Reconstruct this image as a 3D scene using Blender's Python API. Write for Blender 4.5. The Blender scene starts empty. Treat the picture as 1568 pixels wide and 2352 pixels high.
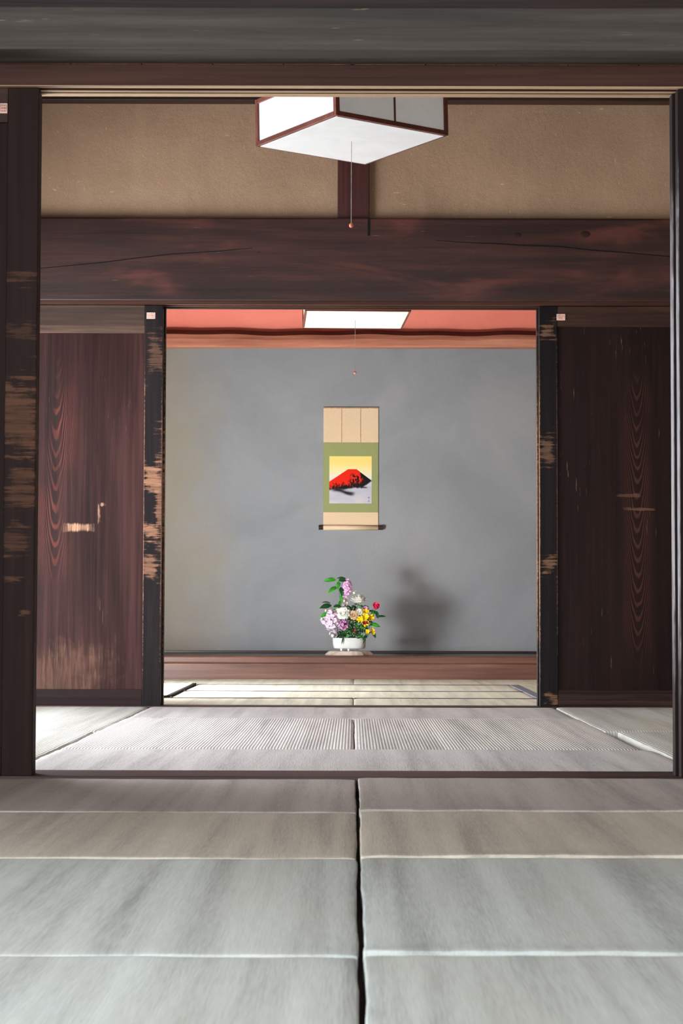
import bpy, bmesh, math, random
from mathutils import Vector, Matrix
random.seed(7)
C = bpy.context.scene.collection
SC = bpy.context.scene
PI = math.pi

# ------------------------------------------------------------------ camera
cam = bpy.data.cameras.new('camera')
cam.sensor_fit = 'VERTICAL'; cam.sensor_height = 36.0
cam.lens = 4600 / 2352 * 36.0
cam.shift_x = -28 / 2352
cam.clip_start = 0.05
cam.dof.use_dof = True; cam.dof.focus_distance = 10.0; cam.dof.aperture_fstop = 20
co = bpy.data.objects.new('camera', cam); C.objects.link(co)
co.location = (0, 0, 0.4256)
co.rotation_euler = (Matrix.Rotation(math.radians(90 + 2.788), 3, 'X') @ Matrix.Rotation(math.radians(0.14), 3, 'Z')).to_euler()
SC.camera = co

# ------------------------------------------------------------------ daylight
W = bpy.data.worlds.new('overcast_sky'); SC.world = W; W.use_nodes = True
W.node_tree.nodes['Background'].inputs[0].default_value = (0.86, 0.94, 1.0, 1)
W.node_tree.nodes['Background'].inputs[1].default_value = 1.0


def daylight_or_fill(name, loc, size, rot, power, col=(1, 1, 1), spread=180):
    l = bpy.data.lights.new(name, 'AREA'); l.shape = 'RECTANGLE'
    l.size, l.size_y = size; l.energy = power; l.color = col; l.spread = math.radians(spread)
    o = bpy.data.objects.new(name, l); C.objects.link(o); o.location = loc; o.rotation_euler = rot
    return o


TO_RIGHT = (0, math.radians(-90), 0)
daylight_or_fill('daylight_front_room', (-2.15, 0.9, 1.0), (1.7, 4.2), TO_RIGHT, 88, (0.95, 0.99, 1.0))
daylight_or_fill('daylight_middle_room', (-2.15, 7.0, 0.9), (1.7, 2.6), TO_RIGHT, 74, (0.98, 0.98, 1.0))
daylight_or_fill('back_room_low_key', (-1.95, 10.05, 0.22), (0.40, 0.62), (0, math.radians(-92), math.radians(28)), 40, (1.0, 0.99, 0.98), 150)  # added lamp low in the left opening, shapes the bouquet's shadow
daylight_or_fill('back_floor_fill', (-1.95, 10.55, 0.8), (0.4, 1.5), (0, math.radians(-62), 0), 14, (1.0, 1.0, 0.98), 100)  # added lamp with limited spread, brightens the far room's mats
daylight_or_fill('daylight_garden', (0.0, -2.6, 1.25), (3.4, 2.3), (math.radians(90), 0, 0), 46, (0.88, 0.95, 1.0))
sun = bpy.data.lights.new('sun', 'SUN'); sun.energy = 44; sun.angle = math.radians(0.6); sun.color = (1.0, 0.98, 0.95)
so = bpy.data.objects.new('sun', sun); C.objects.link(so); so.location = (-6, 10.5, 5); so.rotation_euler = (0, math.radians(-45), 0)
SC.view_settings.view_transform = 'Standard'
SC.view_settings.look = 'None'
SC.view_settings.exposure = 1.0
SC.view_settings.gamma = 1.0
SC.view_settings.use_curve_mapping = False


# ------------------------------------------------------------------ node helpers
def lin(c):
    return tuple(((v / 255) / 12.92 if v / 255 <= 0.04045 else ((v / 255 + 0.055) / 1.055) ** 2.4) for v in c) + (1,)


class NT:
    def __init__(s, name):
        s.m = bpy.data.materials.new(name); s.m.use_nodes = True
        s.t = s.m.node_tree; s.b = s.t.nodes['Principled BSDF']

    def n(s, typ, **kw):
        o = s.t.nodes.new(typ)
        for k, v in kw.items():
            setattr(o, k, v)
        return o

    def put(s, sock, v):
        if isinstance(v, bpy.types.NodeSocket): s.t.links.new(v, sock)
        else: sock.default_value = v

    def math(s, op, a, b=0.0, c=None):
        o = s.n('ShaderNodeMath', operation=op); s.put(o.inputs[0], a); s.put(o.inputs[1], b)
        if c is not None: s.put(o.inputs[2], c)
        return o.outputs[0]

    def coord(s, rnd=True):
        tc = s.n('ShaderNodeTexCoord').outputs['Object']
        s.raw = tc
        if not rnd: return tc
        r = s.n('ShaderNodeObjectInfo').outputs['Random']
        v = s.n('ShaderNodeCombineXYZ'); k = s.math('MULTIPLY', r, 37.0)
        for i in range(3): s.put(v.inputs[i], k)
        a = s.n('ShaderNodeVectorMath', operation='ADD'); s.put(a.inputs[0], tc); s.put(a.inputs[1], v.outputs[0])
        return a.outputs[0]

    def scale(s, vec, sc):
        a = s.n('ShaderNodeVectorMath', operation='MULTIPLY'); s.put(a.inputs[0], vec); a.inputs[1].default_value = sc
        return a.outputs[0]

    def noise(s, vec, sc=1.0, detail=6, rough=0.6, dist=0.0):
        o = s.n('ShaderNodeTexNoise'); s.put(o.inputs['Vector'], vec)
        o.inputs['Scale'].default_value = sc; o.inputs['Detail'].default_value = detail
        o.inputs['Roughness'].default_value = rough; o.inputs['Distortion'].default_value = dist
        return o.outputs[0]

    def ramp(s, f, stops):
        o = s.n('ShaderNodeValToRGB'); s.put(o.inputs[0], f); e = o.color_ramp.elements
        while len(e) < len(stops): e.new(0.5)
        for el, (p, c) in zip(e, stops):
            el.position = p; el.color = c if len(c) == 4 else lin(c)
        return o.outputs[0]

    def mix(s, f, a, b, mode='MIX'):
        o = s.n('ShaderNodeMix', data_type='RGBA', blend_type=mode)
        s.put(o.inputs[0], f); s.put(o.inputs[6], a); s.put(o.inputs[7], b)
        return o.outputs[2]

    def sstep(s, v, lo, hi):
        o = s.n('ShaderNodeMapRange', interpolation_type='SMOOTHSTEP'); s.put(o.inputs[0], v)
        o.inputs[1].default_value = lo; o.inputs[2].default_value = hi
        return o.outputs[0]

    def xyz(s, vec):
        o = s.n('ShaderNodeSeparateXYZ'); s.put(o.inputs[0], vec); return o.outputs

    def bump(s, h, strength=0.3, dist=0.01):
        o = s.n('ShaderNodeBump'); s.put(o.inputs['Height'], h)
        o.inputs['Strength'].default_value = strength; o.inputs['Distance'].default_value = dist
        s.put(s.b.inputs['Normal'], o.outputs[0])

    def fin(s, col, rough=0.5, spec=0.5):
        s.put(s.b.inputs['Base Color'], col); s.put(s.b.inputs['Roughness'], rough)
        s.b.inputs['Specular IOR Level'].default_value = spec
        return s.m


def plain(name, c, rough=0.6, var=0.12, sc=60, spec=0.3, trans=0.0):
    t = NT(name); v = t.coord()
    f = t.noise(v, sc, 3)
    lo = tuple(x * (1 - var) for x in c); hi = tuple(min(255, x * (1 + var)) for x in c)
    col = t.ramp(f, [(0.3, lo), (0.7, hi)])
    if trans:
        t.b.inputs['Subsurface Weight'].default_value = trans
        t.b.inputs['Subsurface Radius'].default_value = (0.01, 0.01, 0.01)
        t.b.inputs['Subsurface Scale'].default_value = 0.3
    return t.fin(col, rough, spec)


def stretch(axis, along, across):
    return tuple(along if a == axis else across for a in 'xyz')


def wood(name, axis, dark, mid, light, rough=0.5, spec=0.5, patches=(), wear_or_sheen=(150, 105, 78), wear_axis=None,
         edge_wear=0.0, swirl=None, stain=None, scratch=0.0, coarse=1.0, dim=1.0):
    """patches: (cx, cz, hx, hz, amount) rubbed or light-painted areas in the object's own metres; swirl: (x0, curvature, halfwidth)"""
    dark, mid, light = (tuple(q * dim for q in c) for c in (dark, mid, light))
    t = NT(name); v = t.coord(); raw = t.raw
    g = t.noise(t.scale(v, stretch(axis, 1.4, 42 * coarse)), 1.0, 7, 0.62, 0.25)
    big = t.noise(t.scale(v, stretch(axis, 0.7, 5)), 1.0, 4, 0.55, 0.4)
    f = t.math('ADD', t.math('MULTIPLY', g, 0.55), t.math('MULTIPLY', big, 0.5))
    col = t.ramp(f, [(0.36, dark), (0.52, mid), (0.70, light)])
    X = t.xyz(raw)
    if swirl:
        x0, k, hw, lightc, z0, z1, fq = swirl
        dx = t.math('SUBTRACT', X[0], x0)
        wob = t.math('MULTIPLY', t.noise(t.scale(v, (9, 9, 2.2)), 1.0, 3), 0.16)
        par = t.math('MULTIPLY', t.math('MULTIPLY', dx, dx), k)
        h = t.math('ADD', t.math('SUBTRACT', X[2], par), wob)
        s = t.math('SINE', t.math('ADD', t.math('MULTIPLY', h, fq),
                                  t.math('MULTIPLY', t.noise(t.scale(v, (0, 0, 3)), 1.0, 2), 14.0)))
        line = t.sstep(s, 0.15, 0.95)
        m = t.math('SUBTRACT', 1.0, t.sstep(t.math('ABSOLUTE', dx), hw * 0.45, hw))
        m = t.math('MULTIPLY', m, t.math('MULTIPLY', t.sstep(X[2], z0, z0 + 0.25),
                                         t.math('SUBTRACT', 1.0, t.sstep(X[2], z1 - 0.3, z1))))
        m = t.math('MULTIPLY', m, t.sstep(t.noise(t.scale(v, (6, 6, 2)), 1.0, 2), 0.34, 0.6))
        col = t.mix(t.math('MULTIPLY', t.math('MULTIPLY', line, m), 0.75), col, lin(lightc))
    if stain:
        f2 = t.sstep(t.noise(t.scale(v, stretch(axis, 1.0, 4)), 1.3, 4, 0.6, 0.6), 0.5, 0.68)
        col = t.mix(t.math('MULTIPLY', f2, 0.7), col, lin(stain))
    wa = wear_axis or axis
    wn = t.noise(t.scale(v, stretch(wa, 7, 90)), 1.0, 5, 0.7)
    wb = t.noise(v, 16.0, 5, 0.65)
    wm = t.math('ADD', t.math('MULTIPLY', wn, 0.8), t.math('MULTIPLY', wb, 0.6))
    wcol = t.mix(t.sstep(wn, 0.35, 0.65), lin(tuple(c * 0.72 for c in wear_or_sheen)), lin(wear_or_sheen))
    for (cx, cz, hx, hz, amt, *na) in patches:
        d = t.math('MAXIMUM', t.math('DIVIDE', t.math('ABSOLUTE', t.math('SUBTRACT', X[0], cx)), hx),
                   t.math('DIVIDE', t.math('ABSOLUTE', t.math('SUBTRACT', X[2], cz)), hz))
        e = t.math('ADD', t.math('SUBTRACT', 1.0, d), t.math('MULTIPLY', t.math('SUBTRACT', wm, 0.7), na[0] if na else 3.2))
        col = t.mix(t.math('MULTIPLY', t.sstep(e, 0.25, 0.75), amt), col, wcol)
    if scratch:
        sn = t.noise(t.scale(v, stretch(axis, 9, 120)), 1.0, 3, 0.5)
        sp = t.math('MULTIPLY', t.sstep(sn, 0.68, 0.74), t.sstep(t.noise(v, 3.5, 2), 0.45, 0.65))
        col = t.mix(t.math('MULTIPLY', sp, scratch), col, lin((176, 150, 128)))
    if edge_wear:
        geo = t.n('ShaderNodeNewGeometry').outputs['Pointiness']
        em = t.math('MULTIPLY', t.sstep(geo, 0.52, 0.6), edge_wear)
        col = t.mix(em, col, lin((172, 132, 104)))
    t.bump(g, 0.25, 0.004)
    r = t.math('ADD', rough - 0.1, t.math('MULTIPLY', big, 0.2))
    return t.fin(col, r, spec)


def plaster(name, base, dark, light, cloud=1.2, grit=0.5, speck=None, spec=0.15, streak=0.0, bmp=0.35, warm=None):
    t = NT(name); v = t.coord()
    c = t.noise(v, cloud, 6, 0.6, 0.5)
    col = t.ramp(c, [(0.32, dark), (0.5, base), (0.7, light)])
    g = t.noise(v, 230, 3, 0.6)
    col = t.mix(grit, col, t.ramp(g, [(0.3, tuple(x * 0.78 for x in base)), (0.7, tuple(min(255, x * 1.2) for x in base))]))
    if streak:
        s = t.sstep(t.noise(t.scale(v, (7, 7, 0.7)), 1.0, 3), 0.55, 0.72)
        col = t.mix(t.math('MULTIPLY', s, streak), col, lin(light))
    if speck:
        for sc_ in ((18, 18, 75), (75, 75, 18)):
            s = t.sstep(t.noise(t.scale(v, sc_), 1.0, 2, 0.5), 0.72, 0.78)
            col = t.mix(t.math('MULTIPLY', s, 0.6), col, lin(speck))
    if warm:   # warmer tint towards the left, with a cloudy edge
        X = t.xyz(t.raw)
        k = t.sstep(t.math('ADD', t.math('MULTIPLY', X[0], -1.0), t.math('MULTIPLY', t.noise(v, 2.2, 4), 0.9)), 1.15, 1.75)
        col = t.mix(t.math('MULTIPLY', k, 0.8), col, lin(warm))
    t.bump(t.math('ADD', g, t.math('MULTIPLY', t.noise(v, 35, 4), 2.0)), bmp, 0.004)
    return t.fin(col, 0.92, spec)


def straw(name, c, ribs=None, warm=None, streak_axis='y', rib_depth=0.5, bmp=0.3):
    """woven rush; ribs = (axis index, pitch in metres)"""
    t = NT(name); v = t.coord(); X = t.xyz(t.raw)
    lo = tuple(x * 0.83 for x in c); hi = tuple(min(255, x * 1.09) for x in c)
    s1 = t.noise(t.scale(v, stretch(streak_axis, 0.55, 17)), 1.0, 5, 0.55, 0.15)
    s2 = t.noise(t.scale(v, stretch(streak_axis, 16, 320)), 1.0, 2, 0.5)
    col = t.ramp(t.math('ADD', t.math('MULTIPLY', s1, 0.75), t.math('MULTIPLY', s2, 0.3)), [(0.36, lo), (0.52, c), (0.68, hi)])
    cl = t.sstep(t.noise(t.scale(v, stretch(streak_axis, 0.9, 4.5)), 1.0, 3), 0.4, 0.7)
    col = t.mix(t.math('MULTIPLY', cl, 0.35), col, lin(warm or (188, 190, 176)))
    w = t.math('SINE', t.math('MULTIPLY', X[0 if streak_axis == 'y' else 1], 2 * PI / 0.0052))
    h = t.math('MULTIPLY', w, 0.05)
    if ribs:
        ax, pitch = ribs
        r = t.math('SINE', t.math('MULTIPLY', X[ax], 2 * PI / pitch))
        col = t.mix(t.math('MULTIPLY', t.sstep(r, 0.1, 0.95), rib_depth), col, lin(tuple(x * 0.62 for x in c)))
        h = t.math('SUBTRACT', h, t.math('MULTIPLY', r, 1.2))
    t.bump(t.math('ADD', h, t.math('MULTIPLY', s2, 1.5)), bmp, 0.0015)
    return t.fin(col, 0.62, 0.35)


# ------------------------------------------------------------------ mesh helpers
def wloc(o):
    v = Vector((0, 0, 0))
    while o is not None:
        v = v + o.location; o = o.parent
    return v


def tag(o, label=None, cat=None, group=None, kind=None):
    if label: o['label'] = label
    if cat: o['category'] = cat
    if group: o['group'] = group
    if kind: o['kind'] = kind
    return o


def thing(name, loc, label, cat, group=None, kind=None):
    o = bpy.data.objects.new(name, None); C.objects.link(o); o.location = loc
    o.empty_display_size = 0.05
    return tag(o, label, cat, group, kind)


def link(name, bm, m, parent=None, smooth=False, origin=None, mods=()):
    """bm is in world metres; the object's origin is its parent's base (or `origin`)"""
    off = wloc(parent) if parent else Vector(origin or (0, 0, 0))
    bmesh.ops.translate(bm, verts=bm.verts, vec=-off)
    bmesh.ops.recalc_face_normals(bm, faces=bm.faces)
    me = bpy.data.meshes.new(name); bm.to_mesh(me); bm.free()
    if smooth:
        for p in me.polygons: p.use_smooth = True
    ms = m if isinstance(m, (list, tuple)) else [m]
    for k in ms: me.materials.append(k)
    o = bpy.data.objects.new(name, me); C.objects.link(o)
    if parent: o.parent = parent
    else: o.location = off
    return o


def box(bm, x0, x1, y0, y1, z0, z1, bev=0.003, mi=0):
    t = bmesh.new()
    bmesh.ops.create_cube(t, size=1)
    for v in t.verts:
        v.co = Vector(((x0 + x1) / 2 + v.co.x * (x1 - x0), (y0 + y1) / 2 + v.co.y * (y1 - y0), (z0 + z1) / 2 + v.co.z * (z1 - z0)))
    if bev: bmesh.ops.bevel(t, geom=list(t.edges), offset=min(bev, 0.3 * min(x1 - x0, y1 - y0, z1 - z0)), segments=2, affect='EDGES', profile=0.5)
    for f in t.faces: f.material_index = mi
    me = bpy.data.meshes.new('tmp'); t.to_mesh(me); t.free(); bm.from_mesh(me); bpy.data.meshes.remove(me)
    return bm


def B(*a, **k):
    return box(bmesh.new(), *a, **k)


def struct(name, bm, m, label, origin=None, cat='structure'):
    return tag(link(name, bm, m, None, origin=origin), label, cat, kind='structure')


def tube(bm, pts, radii, seg=8):
    pts = [Vector(p) for p in pts]
    if not isinstance(radii, (list, tuple)): radii = [radii] * len(pts)
    rings = []
    for i, p in enumerate(pts):
        d = (pts[min(i + 1, len(pts) - 1)] - pts[max(i - 1, 0)]).normalized()
        u = d.cross(Vector((0, 1, 0.13))).normalized(); w = d.cross(u)
        rings.append([bm.verts.new(p + (u * math.cos(a) + w * math.sin(a)) * radii[i]) for a in [2 * PI * k / seg for k in range(seg)]])
    for a, b in zip(rings, rings[1:]):
        for k in range(seg):
            bm.faces.new((a[k], a[(k + 1) % seg], b[(k + 1) % seg], b[k]))
    bm.faces.new(rings[0][::-1]); bm.faces.new(rings[-1])
    return bm


def ball(bm, c, r, sz=(1, 1, 1), seg=12):
    mt = Matrix.Translation(c) @ Matrix.Diagonal((sz[0], sz[1], sz[2], 1))
    bmesh.ops.create_uvsphere(bm, u_segments=seg, v_segments=max(6, seg * 2 // 3), radius=r, matrix=mt)
    return bm


def sn(x, s):
    return (math.sin(x * 5.1 + s * 1.7) + 0.6 * math.sin(x * 13.3 + s * 3.1) + 0.45 * math.sin(x * 31.7 + s * 5.3) + 0.3 * math.sin(x * 71 + s)) / 2.35


# ------------------------------------------------------------------ materials
DK = (40, 22, 20); MD = (62, 36, 31); LT = (92, 58, 48)
M_beam_grey = wood('weathered_grey_beam', 'x', (50, 45, 41), (76, 68, 62), (104, 94, 86), 0.6, 0.4, scratch=0.5, coarse=0.9, dim=0.9)
M_dark_x = wood('dark_stained_wood', 'x', DK, MD, LT, 0.48, 0.45, dim=0.7)
M_dark_y = wood('dark_stained_wood_lengthwise', 'y', DK, MD, LT, 0.5, 0.45)
M_red_x = wood('reddish_dark_wood', 'x', (62, 36, 28), (92, 54, 42), (122, 78, 60), 0.55, 0.2, dim=0.68)
M_groove_light = wood('pale_groove_wood', 'x', (150, 122, 98), (186, 156, 126), (208, 178, 148), 0.55, 0.3)
M_big = wood('old_red_brown_beam', 'x', (42, 22, 20), (64, 34, 30), (100, 56, 46), 0.46, 0.5, stain=(98, 52, 44), scratch=0.25, coarse=0.7, dim=0.72)
M_post = wood('strut_red_brown', 'z', (60, 30, 27), (84, 44, 40), (110, 62, 54), 0.5, 0.4, dim=0.8)
M_sill = wood('worn_dark_sill', 'x', (42, 30, 30), (66, 48, 46), (92, 70, 66), 0.5, 0.4)
M_kamachi = wood('brown_alcove_edge', 'x', (88, 56, 46), (118, 78, 65), (146, 104, 88), 0.42, 0.5, dim=0.86)
M_alcove_floor = wood('dark_alcove_board', 'x', (34, 22, 20), (50, 34, 30), (70, 48, 42), 0.35, 0.5)
M_otoshi = wood('red_log_beam', 'x', (118, 66, 52), (160, 100, 80), (196, 138, 114), 0.5, 0.4, coarse=0.5, dim=0.98)
M_bark = wood('dark_red_bark', 'x', (70, 28, 24), (96, 42, 36), (120, 58, 48), 0.7, 0.3)
M_ceil = wood('ceiling_boards', 'y', (60, 40, 32), (88, 62, 50), (112, 84, 68), 0.6, 0.3)
M_under = plain('dark_floor_boards', (58, 38, 34), 0.8)  # the boards' own dark brown
M_sun_blocker = wood('sun_blocker_boards', 'y', (60, 44, 36), (84, 64, 52), (104, 84, 70), 0.7, 0.3)
M_tan = plaster('tan_earth_plaster', (160, 134, 110), (142, 118, 96), (176, 150, 124), 1.6, 0.35, speck=(214, 188, 150), streak=0.35)
M_grey = plaster('grey_earth_plaster', (148, 153, 159), (137, 142, 148), (160, 162, 166), 1.1, 0.12, bmp=0.15, warm=(150, 143, 130))
M_red = plaster('red_ochre_plaster', (236, 138, 124), (231, 130, 118), (241, 147, 132), 1.4, 0.1, bmp=0.12)
M_side = plaster('pale_side_plaster', (150, 132, 112), (138, 120, 100), (160, 142, 122), 1.4, 0.3)

S_front = straw('faded_rush', (190, 196, 194), None, (194, 192, 182), bmp=0.12)
S_front_beige = straw('beige_rush', (198, 191, 178), None, (196, 190, 174), bmp=0.12)  # warmer tone for the third row from the bottom
S_front_brown = straw('brownish_rush', (178, 171, 166), None, (170, 162, 152), bmp=0.12)  # darker, browner tone for the row by the sill
S_mid_rib = straw('ribbed_rush', (224, 222, 221), (0, 0.0098), (204, 204, 200), rib_depth=0.55)  # sheen from the weave direction is put into this paler base colour
S_mid = straw('grey_rush', (206, 205, 205), None, (198, 198, 198))
S_mid_side = straw('side_rush', (202, 204, 200), (0, 0.0098), (196, 190, 170), rib_depth=0.2)
S_back = straw('yellowish_rush', (224, 223, 206), None, (224, 222, 204))
S_back_white = straw('pale_ribbed_rush', (232, 231, 226), (0, 0.03), (232, 232, 226), rib_depth=0.2)
M_heri_dark = plain('black_cloth_border', (30, 30, 34), 0.8)
M_heri_blue = plain('blue_grey_cloth_border', (112, 116, 130), 0.85)
M_heri_brown = plain('dark_violet_cloth_border', (92, 76, 88), 0.85)

# ------------------------------------------------------------------ room shell
XL, XR, ZC = -1.86, 1.86, 2.80
# floors under the mats
bm = B(-2.6, 2.6, -2.2, 5.09, -0.12, -0.034, bev=0)
struct('floor_front', bm, M_under, 'dark floor boards showing in the gaps under the foreground mats', cat='floor')
struct('floor_middle', B(-2.6, 2.6, 5.29, 8.78, -0.12, -0.034, bev=0), M_under, 'dark floor boards under the mats of the middle room', cat='floor')
struct('floor_back', B(-2.6, 2.6, 8.9, 12.3, -0.12, -0.034, bev=0), M_under, 'dark floor boards under the mats of the far room', cat='floor')
# plain matting either side of the foreground mats
bm = bmesh.new()
box(bm, XL, -0.922, -2.2, 5.09, -0.034, -0.002, bev=0.006); box(bm, 0.925, XR, -2.2, 5.09, -0.034, -0.002, bev=0.006)
box(bm, -0.918, 0.921, -2.2, 0.82, -0.034, -0.002, bev=0.006)
struct('floor_side_matting', bm, S_front, 'pale matting filling the front room beside the foreground mats', cat='floor')
bm = bmesh.new()
for k in range(12):
    x0 = XL + k * (XR - XL) / 12
    box(bm, x0 + 0.002, x0 + (XR - XL) / 12 - 0.002, -2.2, 13.3, ZC, ZC + 0.03, bev=0.003)
box(bm, XL - 0.12, XR + 0.12, -2.2, 13.4, ZC + 0.03, ZC + 0.08, bev=0)
struct('ceiling', bm, M_ceil, 'brown board ceiling above the rooms', cat='ceiling')


def side_wall(name, x, sgn, y0, y1, opening, label, m=M_side):
    """wall in the plane x, optionally with an opening (ya, yb, ztop)"""
    t = 0.12; xa, xb = (x - t, x) if sgn < 0 else (x, x + t)
    bm = bmesh.new()
    if opening:
        ya, yb, za, zt = opening
        if ya > y0: box(bm, xa, xb, y0, ya, -0.12, ZC, bev=0)
        if yb < y1: box(bm, xa, xb, yb, y1, -0.12, ZC, bev=0)
        box(bm, xa, xb, ya, yb, zt, ZC, bev=0)
        box(bm, xa, xb, ya, yb, -0.12, za, bev=0)
    else:
        box(bm, xa, xb, y0, y1, -0.12, ZC, bev=0)
    return struct(name, bm, m, label, cat='wall')


struct('roof_sun_blocker', B(-4.3, XL - 0.12, -3.0, 9.45, 2.3, 2.36, bev=0.004), M_sun_blocker, 'unseen board roof added outside to keep sun off the nearer rooms', cat='roof')  # unseen, added so direct sun enters the far room only
side_wall('wall_left_front', XL, -1, -2.2, 5.2, (-2.0, 3.6, 0.0, 1.9), 'left wall of the front room with a wide opening to the veranda', M_dark_y)
side_wall('wall_right_front', XR, 1, -2.2, 5.2, None, 'right wall of the front room', M_side)
side_wall('wall_left_middle', XL, -1, 5.2, 8.85, (5.6, 8.4, 0.0, 1.76), 'left wall of the middle room with an open sliding window', M_side)
side_wall('wall_right_middle', XR, 1, 5.2, 8.85, None, 'right wall of the middle room', M_side)
side_wall('wall_left_back', XL, -1, 8.85, 13.4, (9.72, 11.40, 0.008, 1.07), 'left wall of the far room with a low open window', M_side)
side_wall('wall_right_back', XR, 1, 8.85, 13.4, None, 'right wall of the far room', M_side)

# ---- near frame
struct('trim_1', B(-2.6, 2.6, 4.95, 5.085, 1.824, 1.936, bev=0.006), M_beam_grey, 'weathered grey rail across the top of the near opening', cat='beam')
bm = B(XL, XR, 5.085, 5.20, 1.789, 1.824, bev=0.002)
for a, b in ((5.085, 5.110), (5.135, 5.151), (5.162, 5.20)): box(bm, XL, XR, a, b, 1.7695, 1.791, bev=0.0015)
kam = struct('trim_2', bm, M_red_x, 'red brown grooved head rail of the near opening', cat='door head')
bm = bmesh.new()
for a, b in ((5.0865, 5.108), (5.137, 5.149), (5.164, 5.192)): box(bm, XL + 0.01, XR - 0.01, a, b, 1.7675, 1.7697, bev=0.0005)
link('groove_ridge', bm, M_groove_light, kam)['label'] = 'pale worn ridges between the grooves'
struct('wall_over_opening', B(-2.6, 2.6, 5.10, 5.18, 1.936, ZC, bev=0), M_dark_x, 'dark boarded wall above the near rail', cat='wall')
bm = B(-2.6, 2.6, 5.095, 5.288, -0.12, 0.003, bev=0.003)
struct('trim_3', bm, M_sill, 'dark worn door sill across the floor of the near opening', cat='door sill')

# ---- far frame
struct('trim_4', B(XL, XR, 8.78, 8.93, 1.783, 2.156, bev=0.008), M_big, 'huge red brown beam with cracks over the inner doorway', cat='beam')
bm = bmesh.new()
for a, b in ((8.785, 8.80), (8.848, 8.856), (8.91, 8.928)): box(bm, XL, XR, a, b, 1.768, 1.785, bev=0.002)
struct('trim_5', bm, M_red_x, 'grooved lower edge of the huge red brown beam', cat='door head')
struct('wall_far_plaster', B(XL, XR, 8.835, 8.90, 2.15, ZC, bev=0), M_tan, 'tan earth plaster band above the huge beam', cat='wall')
st = struct('trim_6', B(-0.075, 0.066, 8.80, 8.838, 2.150, 2.80, bev=0.004), M_post, 'short red brown strut in the middle of the tan plaster', cat='strut')
struct('trim_7', B(XL, XR, 8.77, 8.84, 2.676, 2.76, bev=0.004), M_dark_x, 'dark rail along the top of the tan plaster', cat='trim')
struct('trim_8', B(-2.6, 2.6, 8.782, 8.898, -0.12, 0.003, bev=0.003), M_sill, 'dark door sill across the floor of the inner doorway', cat='door sill')

# cracks of the big beam, dark slits a few millimetres deep
def slit(pts, w, y, name, label):
    bm = bmesh.new(); up = []; lo = []
    for i, (x, z) in enumerate(pts):
        ww = w * math.sin(PI * (i + 0.3) / (len(pts) - 0.4)) + 0.0006
        up.append((x, z + ww)); lo.append((x, z - ww))
    for yy in (y, y + 0.004):
        pass
    vs = [[bm.verts.new((x, yy, z)) for x, z in up + lo[::-1]] for yy in (y, y + 0.004)]
    n = len(vs[0])
    bm.faces.new(vs[0]); bm.faces.new(vs[1][::-1])
    for i in range(n): bm.faces.new((vs[0][i], vs[0][(i + 1) % n], vs[1][(i + 1) % n], vs[1][i]))
    return bm


M_crack = plain('crack_dark', (16, 9, 9), 0.9)
big = bpy.data.objects['trim_4']
for pts, w in (([(0.36, 2.055), (0.5, 2.046), (0.62, 2.042), (0.74, 2.035), (0.9, 2.03), (1.05, 2.014), (1.2, 2.003), (1.4, 1.985), (1.6, 1.97)], 0.0022),
               ([(-1.5, 1.915), (-1.3, 1.935), (-1.1, 1.955), (-0.95, 1.975), (-0.8, 1.992), (-0.6, 2.005), (-0.45, 2.02)], 0.0015),
               ([(0.069, 2.15), (0.066, 2.13), (0.067, 2.11), (0.063, 2.085), (0.058, 2.072)], 0.0035)):
    if abs(pts[0][0] - pts[-1][0]) < 0.05:
        bm = bmesh.new(); box(bm, 0.058, 0.069, 8.778, 8.784, 2.075, 2.155, bev=0.002)
    else:
        bm = slit(pts, w, 8.7785, 'crack', '')
    link('crack', bm, M_crack, big)
bm = bmesh.new()
for x, z, r in ((1.02, 2.085, 0.02), (0.72, 2.08, 0.017), (-0.42, 2.0, 0.01), (-1.2, 2.085, 0.007)):
    t = bmesh.new(); ball(t, (x, 8.781, z), r, (1.3, 0.12, 0.8)); me = bpy.data.meshes.new('t'); t.to_mesh(me); t.free(); bm.from_mesh(me)
link('knot', bm, plain('knot_wood', (44, 24, 21), 0.5), big, smooth=True)

# ---- alcove
struct('trim_9', B(XL, XR, 12.29, 12.42, 0.094, 0.141, bev=0.010), M_kamachi, 'rounded brown front edge of the raised alcove', cat='alcove edge')
struct('trim_10', B(XL, XR, 12.302, 12.36, -0.03, 0.0945, bev=0.003), M_kamachi, 'brown board under the alcove edge', cat='alcove board')
struct('floor_alcove', B(XL, XR, 12.40, 13.22, 0.09, 0.139, bev=0.0), M_alcove_floor, 'dark wooden floor of the raised alcove', cat='floor')
struct('wall_back', B(XL - 0.1, XR + 0.1, 13.20, 13.3, 0.0, ZC, bev=0), M_grey, 'cloudy grey plaster wall at the back of the alcove', cat='wall')
struct('baseboard_back', B(XL, XR, 13.175, 13.2, 0.139, 0.155, bev=0.002), M_alcove_floor, 'thin dark strip at the foot of the grey wall', cat='baseboard')
struct('wall_over_alcove', B(XL, XR, 12.35, 12.42, 2.12, ZC, bev=0), M_red, 'red ochre plaster above the alcove', cat='wall')
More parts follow.
